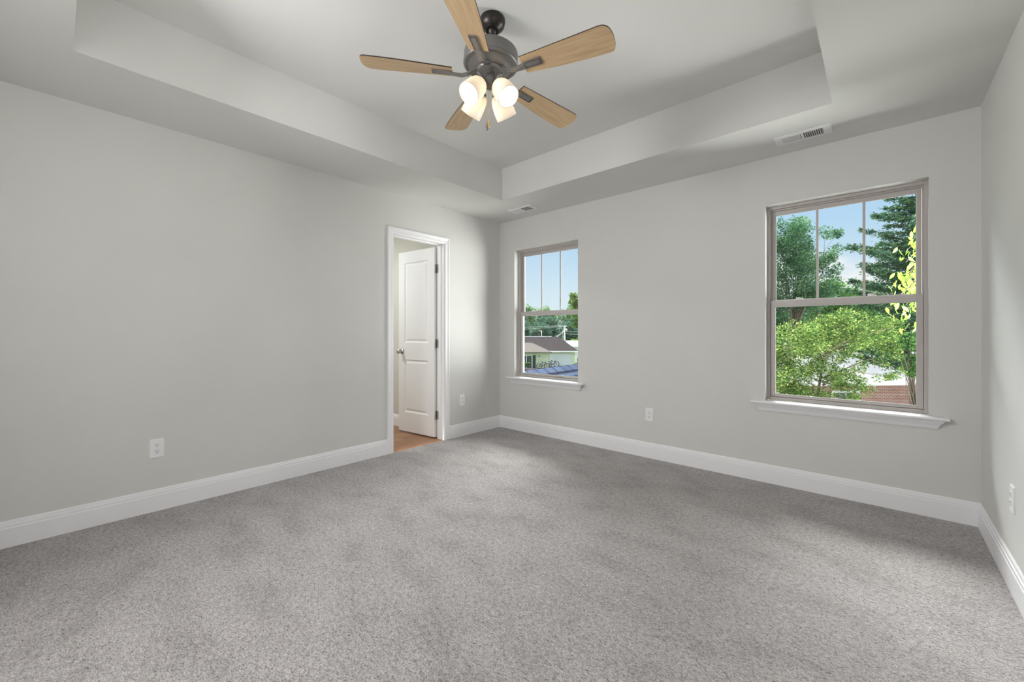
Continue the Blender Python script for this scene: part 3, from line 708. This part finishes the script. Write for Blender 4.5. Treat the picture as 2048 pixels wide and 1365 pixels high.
def brickfix(m):        # lay the courses upright on the wall: use distance along the wall and height
    nt = m.node_tree; br = [n for n in nt.nodes if n.type == 'TEX_BRICK'][0]; tc = [n for n in nt.nodes if n.type == 'TEX_COORD'][0]
    sep = nt.nodes.new('ShaderNodeSeparateXYZ'); dot = nt.nodes.new('ShaderNodeVectorMath'); dot.operation = 'DOT_PRODUCT'; dot.inputs[1].default_value = tuple(RT)
    cb = nt.nodes.new('ShaderNodeCombineXYZ'); nt.links.new(tc.outputs['Object'], sep.inputs[0]); nt.links.new(tc.outputs['Object'], dot.inputs[0])
    nt.links.new(dot.outputs['Value'], cb.inputs[0]); nt.links.new(sep.outputs['Z'], cb.inputs[1]); nt.links.new(cb.outputs[0], br.inputs['Vector'])
brickfix(M_brick)
M_paleroof = mat('pale_grey_roof', (.24, .245, .26), 1, spec=0)
def brickhouse():
    F = Frame(1740, 21, GZ, 4); root = empty('brick_house', F.o); tag(root, 'red brick house with a pale roof seen through the trees', 'house')
    b = MB(); fbox(b, F, -3.2, 6.5, 0, 4, 0, 2.42); b.build('wall', M_brick, root)
    b = MB(); hip(b, F, -3.8, 7.0, -.5, 4.5, 2.55, 3.95, -1.4, 5.0, .10); rf = b.build('roof', M_paleroof, root)
    b = MB(); fbox(b, F, -3.8, 7.0, -.60, -.50, 2.43, 2.58); b.build('gutter', M_white, rf)
    b = MB(); fbox(b, F, -2.1, -.6, -.05, 0, .9, 2.1); wd = b.build('window', M_white, root)
    for u in (-2.0, -1.3):
        b = MB(); fbox(b, F, u, u+.6, -.07, -.05, 1.0, 2.0); b.build('pane', M_darkglass, wd)
brickhouse()

# ------------------------------------------------------------------ trees
LM = {
 'teal': leaf_mat('teal_green_leaves', (.030, .085, .055), (.060, .140, .075), (.15, .25, .10), .35),
 'needle': leaf_mat('blue_green_needles', (.028, .075, .060), (.060, .125, .080), (.16, .25, .10), .25),
 'mid': leaf_mat('mid_green_leaves', (.035, .100, .035), (.075, .175, .055), (.20, .32, .09), .35),
 'yellow': leaf_mat('yellow_green_leaves', (.030, .085, .022), (.100, .180, .045), (.34, .40, .13), .3),
 'bright': leaf_mat('bright_spring_leaves', (.17, .36, .04), (.26, .47, .07), (.42, .60, .18), .5),
 'dark': leaf_mat('dark_green_leaves', (.018, .060, .030), (.040, .110, .045), (.095, .19, .065), .3),
 'hazy': leaf_mat('hazy_blue_green_leaves', (.045, .095, .080), (.075, .140, .105), (.13, .22, .13), .3),  # distance haze and lower-slope shade put into the leaf colour
 'hazylight': leaf_mat('hazy_light_green_leaves', (.060, .130, .065), (.125, .220, .100), (.23, .34, .15), .35)}  # distance haze and sunlit treetops put into the leaf colour
def leaves(centres, size, aspect=1.7, up=.4, jit=.35, seed=1):
    """pointed leaf blades as quads; centres (n,3)"""
    g = np.random.default_rng(seed); n = len(centres)
    nrm = g.normal(size=(n, 3)); nrm[:, 2] = np.abs(nrm[:, 2])+up; nrm /= np.linalg.norm(nrm, axis=1)[:, None]
    t = g.normal(size=(n, 3)); t -= (t*nrm).sum(1)[:, None]*nrm; t /= np.linalg.norm(t, axis=1)[:, None]; s = np.cross(nrm, t)
    L = size*(1+jit*g.normal(size=n)).clip(.4, 1.8)[:, None]; wd = L/aspect
    c = np.asarray(centres); v = np.stack([c-t*L*.5, c+s*wd*.5-t*L*.06, c+t*L*.5-nrm*L*.12, c-s*wd*.5-t*L*.06], 1).reshape(-1, 3)
    return v
def leaf_obj(name, v, m, parent):
    me = bpy.data.meshes.new(name); n = len(v)//4
    me.vertices.add(len(v)); me.vertices.foreach_set('co', v.astype(np.float32).ravel())
    me.loops.add(len(v)); me.loops.foreach_set('vertex_index', np.arange(len(v), dtype=np.int32))
    me.polygons.add(n); me.polygons.foreach_set('loop_start', np.arange(n, dtype=np.int32)*4); me.polygons.foreach_set('loop_total', np.full(n, 4, dtype=np.int32))
    me.materials.append(m); me.update(calc_edges=True); me.validate()
    o = bpy.data.objects.new(name, me); col.objects.link(o); o.parent = parent; return o
def tree(name, label, base, clumps, n, size, m, bark=None, spread=1.0, trunk_r=.14, aspect=1.7, up=.4, seed=1, group='trees beyond the windows', flat=1.0, cat='tree', fork=.45):
    """clumps: (x, y, z, r) relative to the base; a trunk with a limb to each big clump"""
    g = np.random.default_rng(seed); root = empty(name, base); tag(root, label, cat, group)
    cl = np.array(clumps, float); wgt = cl[:, 3]**2; wgt /= wgt.sum(); idx = g.choice(len(cl), n, p=wgt)
    d = g.normal(size=(n, 3)); d /= np.linalg.norm(d, axis=1)[:, None]; rad = cl[idx, 3]*(g.random(n)**.45)
    d[:, 2] *= flat; c = cl[idx, :3]+d*(rad*spread)[:, None]
    leaf_obj('foliage', leaves(c, size, aspect, up, seed=seed+5), m, root)
    top = cl[:, 2].max(); ctr = cl[:, :3].mean(0); b = MB(); zt = max(top*.92, .5)
    pts = [(0, 0, -.2)]+[(ctr[0]*t+g.normal()*.05, ctr[1]*t+g.normal()*.05, zt*t) for t in (.25, .5, .75, 1.0)]
    b.tube(pts, [trunk_r*k for k in (1.15, 1, .75, .45, .15)], 8)
    for i in g.permutation(len(cl))[:min(len(cl), 34)]:
        x, y, z, r = cl[i]; t0 = max(.15, min(.9, z/zt*fork+.12)); p0 = Vector((ctr[0]*t0, ctr[1]*t0, zt*t0)); p1 = Vector((x, y, z))
        mid = p0.lerp(p1, .5)+Vector(g.normal(size=3)*.08*(p1-p0).length)+Vector((0, 0, .06*(p1-p0).length))
        b.tube([p0, mid, p1], [trunk_r*.32, trunk_r*.2, trunk_r*.05], 5)
    b.build('trunk', bark or M_bark, root); return root
def ell(px, py, D, rx, ry, rd, n, r, g, base, hollow=.35):
    """n clumps inside an ellipsoid whose centre bears px, py at D; rx, ry, rd, r in metres"""
    c = far(px, py, D)-base; out = []
    for _ in range(n):
        d = g.normal(size=3); d /= np.linalg.norm(d); k = (hollow+(1-hollow)*g.random())
        p = Vector(c)+RT*float(d[0]*k*rx)+FW*float(d[1]*k*rd)+Vector((0, 0, float(d[2]*k*ry))); out.append((p.x, p.y, p.z, r*(.7+.6*g.random())))
    return out
def base_at(px, D): p = far(px, 666.7, D); p.z = GZ; return p
g = np.random.default_rng(11)
# tall airy tree at the left of the large window
bs = base_at(1570, 22)
c = ell(1585, 500, 22, 1.7, 1.9, 1.5, 34, .55, g, bs)+ell(1645, 520, 22, 1.0, 1.3, 1.0, 14, .42, g, bs)+ell(1668, 470, 22, .45, .35, .4, 4, .25, g, bs)+ell(1590, 590, 22, 2.6, 1.1, 1.5, 26, .6, g, bs)
tree('broadleaf_tree', 'tall airy teal green tree at the left of the large window', bs, c, 32000, .095, LM['teal'], M_bark, trunk_r=.09, seed=3)
# conifer at the right
def conifer():
    D = 16; bs = base_at(1852, D); root = empty('conifer_tree', bs); tag(root, 'dark blue-green conifer with layered branches at the right of the large window', 'tree', 'trees beyond the windows')
    g = np.random.default_rng(21); H_ = 11.5; b = MB(); b.tube([(0, 0, -.2), (.05, 0, H_*.5), (0, .05, H_)], [.2, .13, .02], 8)
    C_ = []
    for i in range(112):
        z = 3.7+(H_-4.1)*(i/112)**.95; Lr = 3.3*(1-((z-3.7)/(H_-2.9))**1.6)*(.7+.5*g.random()); a = i*2.399+g.normal()*.2
        dr = Vector((math.cos(a), math.sin(a), 0)); p0 = Vector((0, 0, z)); p2 = p0+dr*Lr+Vector((0, 0, .10*Lr+g.normal()*.08)); p1 = p0.lerp(p2, .5)-Vector((0, 0, .10*Lr))
        b.tube([p0, p1, p2], [.035, .022, .006], 5)
        m_ = int(105*Lr)+14
        for _ in range(m_):
            t = .18+.85*g.random(); p = p0.lerp(p1, 2*t) if t < .5 else p1.lerp(p2, 2*t-1)
            sd_ = Vector((-dr.y, dr.x, 0))*float(g.normal()*.26*(1.25-t)); C_.append(p+sd_+Vector((float(g.normal()*.05), float(g.normal()*.05), float(-abs(g.normal())*.07))))
    C_ = np.array([tuple(p) for p in C_]); C_ = np.repeat(C_, 3, 0)+g.normal(size=(len(C_)*3, 3))*.045
    leaf_obj('foliage', leaves(C_, .115, 2.4, .8, seed=8), LM['needle'], root); b.build('trunk', M_bark, root)
conifer()
bs = base_at(1690, 28.5); c = ell(1690, 610, 28.5, 2.4, 1.6, 1.6, 34, .6, g, bs)+ell(1655, 575, 28.5, 1.0, .9, .9, 8, .45, g, bs)
tree('broadleaf_tree', 'mid green tree in the gap between the airy tree and the conifer', bs, c, 15000, .12, LM['mid'], seed=31)
for px, py, ry, lab, sd_ in ((1545, 640, 2.6, 'dark green tree far behind the left of the large window', 41), (1640, 665, 2.3, 'dark green tree filling the gap low behind the airy tree', 44), (1735, 655, 2.4, 'dark green tree far behind the middle of the large window', 42), (1835, 640, 3.2, 'dark green tree far behind the right of the large window', 43)):
    D_ = 34+3*(sd_ % 2); bs = base_at(px, D_); c = ell(px, py, D_, 2.5, ry, 1.8, 46, .8, g, bs)
    tree('background_tree', lab, bs, c, 17000, .17, LM['dark'], seed=sd_)
# the yellow-green tree right outside, its boughs arching over the brick house
D0 = 11; bs = base_at(1600, D0)
c = ell(1600, 680, D0, .95, .62, .8, 26, .27, g, bs)+ell(1680, 645, D0, .75, .34, .7, 16, .24, g, bs)+ell(1700, 678, D0, .85, .26, .7, 20, .22, g, bs)+ell(1775, 655, D0, .5, .34, .5, 12, .20, g, bs)+ell(1570, 735, D0, .7, .55, .7, 22, .27, g, bs)+ell(1640, 745, D0, .65, .36, .6, 16, .22, g, bs)+ell(1700, 768, D0, .6, .2, .5, 15, .16, g, bs)+ell(1705, 795, D0, .35, .14, .4, 8, .12, g, bs)+ell(1590, 800, D0, .9, .5, .7, 24, .27, g, bs)+ell(1745, 735, D0, .65, .32, .5, 15, .13, g, bs)+ell(1680, 715, D0, .4, .25, .4, 8, .15, g, bs)+ell(1790, 690, D0, .4, .3, .5, 8, .2, g, bs)
tree('broadleaf_tree', 'yellow-green leafy tree closest outside, in front of the brick house', bs, c, 40000, .050, LM['yellow'], M_bark, trunk_r=.065, seed=51, fork=.8)
bs = base_at(1842, 13); c = ell(1842, 725, 13, .5, .4, .5, 11, .2, g, bs)+ell(1812, 742, 13, .3, .2, .3, 5, .15, g, bs)+ell(1815, 690, 13, .4, .4, .4, 7, .2, g, bs)
tree('broadleaf_tree', 'mid green small tree against the brick wall at the large window\'s right edge', bs, c, 6500, .07, LM['mid'], trunk_r=.06, seed=61)
# bright hanging leaves close to the glass
def bright_branch():
    D = 4.6; bs = base_at(1960, D); root = empty('bright_leafy_tree', bs); tag(root, 'bright spring green leaves hanging close outside the right edge of the large window', 'tree', 'trees beyond the windows')
    g = np.random.default_rng(77); b = MB(); b.tube([(0, 0, 0), (.02, 0, 3), (0, .03, 6.6)], [.09, .07, .03], 8)
    vs_ = []; fs = []
    tips = [(1838, 450, .0), (1815, 500, .1), (1832, 540, -.1), (1806, 560, .1), (1828, 590, .0), (1800, 590, -.15), (1834, 625, .1), (1824, 665, 0), (1846, 480, -.2), (1850, 560, .2), (1850, 640, -.1), (1842, 690, .1), (1812, 525, .2), (1796, 575, .05), (1790, 600, .1), (1812, 610, -.1), (1820, 570, .2), (1836, 580, -.2), (1818, 545, .0), (1808, 628, .1), (1832, 510, .15), (1840, 610, .0), (1826, 480, .1)]
    for px, py, dd in tips:
        tip = far(px, py, D+dd)-bs; start = Vector((.0, .0, tip.z+.25)); mid = start.lerp(tip, .6)+Vector((0, 0, .22)); b.tube([start, mid, tip], [.016, .008, .003], 5)
        for _ in range(22):
            t = .5+.55*g.random(); p = start.lerp(mid, t/.6) if t < .6 else mid.lerp(tip, (t-.6)/.4); p = p+Vector(g.normal(size=3)*.045)
            L = .075*(.7+.6*g.random()); dirv = Vector((g.normal()*.5, g.normal()*.5, -1.0)).normalized(); sdv = dirv.cross(Vector(g.normal(size=3))).normalized(); nn = dirv.cross(sdv)
            w_ = L*.19; k = len(vs_)
            prof = [(0, 0, 0), (.22, .75, .06), (.5, 1, .08), (.78, .55, .04), (1, 0, -.06)]
            pl = [p+dirv*(L*a)+sdv*(w_*q)+nn*(L*h) for a, q, h in prof]; pr_ = [p+dirv*(L*a)-sdv*(w_*q)+nn*(L*h) for a, q, h in prof[1:4]]; md = [p+dirv*(L*a)+nn*(L*(h-.05)) for a, q, h in prof[1:4]]
            vs_ += pl+pr_+md; A = lambda i: k+i
            fs += [(A(0), A(1), A(8)), (A(1), A(2), A(9), A(8)), (A(2), A(3), A(10), A(9)), (A(3), A(4), A(10)), (A(0), A(8), A(5)), (A(8), A(9), A(6), A(5)), (A(9), A(10), A(7), A(6)), (A(10), A(4), A(7))]
    f = MB(); f.add(vs_, fs, 0, False); f.build('foliage', LM['bright'], root, recalc=False); b.build('trunk', M_bark, root)
bright_branch()
# seen through the small window
bs = base_at(1196, 30); c = ell(1172, 622, 30, 1.6, 1.0, 1.2, 28, .38, g, bs)+ell(1141, 602, 30, .45, .5, .5, 7, .26, g, bs)+ell(1205, 655, 30, 1.6, .8, 1.0, 16, .36, g, bs)+ell(1160, 645, 30, .6, .5, .5, 6, .25, g, bs)
tree('broadleaf_tree', 'sunlit light green tree at the right edge of the small window', bs, c, 12000, .12, LM['yellow'], seed=71)
bs = base_at(1232, 14); c = ell(1236, 530, 14, 1.15, 1.3, 1.0, 26, .3, g, bs)
tree('broadleaf_tree', 'loose green tree whose leaf tips show high at the right edge of the small window', bs, c, 5000, .09, LM['mid'], seed=72)
bs = base_at(1150, 76); c = ell(1148, 686, 76, 1.5, .8, .8, 9, .5, g, bs)
tree('shrub', 'pale yellow-green shrub behind the brown hip roof', bs, c, 1500, .2, LM['yellow'], trunk_r=.08, seed=73, cat='shrub')
bs = base_at(1050, 53); c = ell(1052, 727, 53, .45, .55, .3, 7, .2, g, bs)
tree('shrub', 'small green shrub below the window of the pale green house', bs, c, 900, .12, LM['mid'], trunk_r=.03, seed=74, cat='shrub')
# the wooded rise behind the houses
def far_tree(key, m, top, seed):
    g = np.random.default_rng(seed); bs = Vector((0, 0, 0)); c = []
    for _ in range(46):
        d = g.normal(size=3); d /= np.linalg.norm(d); k = .45+.55*g.random(); c.append((d[0]*4.2*k, d[1]*3.0*k, top*.58+d[2]*top*.40*k, 1.25*(.7+.6*g.random())))
    return tree('woodland_tree', 'x', bs, c, 5200, .42, LM[m], trunk_r=.3, seed=seed, group='woodland on the rise behind the houses')
def dup(src, loc, sc_, rz, label):
    r = src.copy(); col.objects.link(r); r.location = loc; r.scale = (sc_,)*3; r.rotation_euler = (0, 0, rz); r['label'] = label
    for ch in list(src.children): c_ = ch.copy(); col.objects.link(c_); c_.parent = r
    return r
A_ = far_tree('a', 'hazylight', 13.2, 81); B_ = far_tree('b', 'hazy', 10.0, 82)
k = 0
for px in range(930, 1480, 42):
    p = base_at(px+g.normal()*4, 130+g.normal()*3); s_ = 1.12*(1+.05*g.normal())
    lab = 'light green tree along the top of the wooded rise behind the houses'
    if k == 0: A_.location = p; A_.scale = (s_,)*3; A_['label'] = lab
    else: dup(A_, p, s_, g.random()*6, lab)
    k += 1
k = 0
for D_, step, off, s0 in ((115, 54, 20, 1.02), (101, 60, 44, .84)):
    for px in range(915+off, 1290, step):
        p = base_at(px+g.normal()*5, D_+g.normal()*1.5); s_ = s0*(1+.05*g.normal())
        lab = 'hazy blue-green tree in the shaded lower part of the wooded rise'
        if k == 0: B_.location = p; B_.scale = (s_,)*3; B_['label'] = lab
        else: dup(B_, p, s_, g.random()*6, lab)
        k += 1
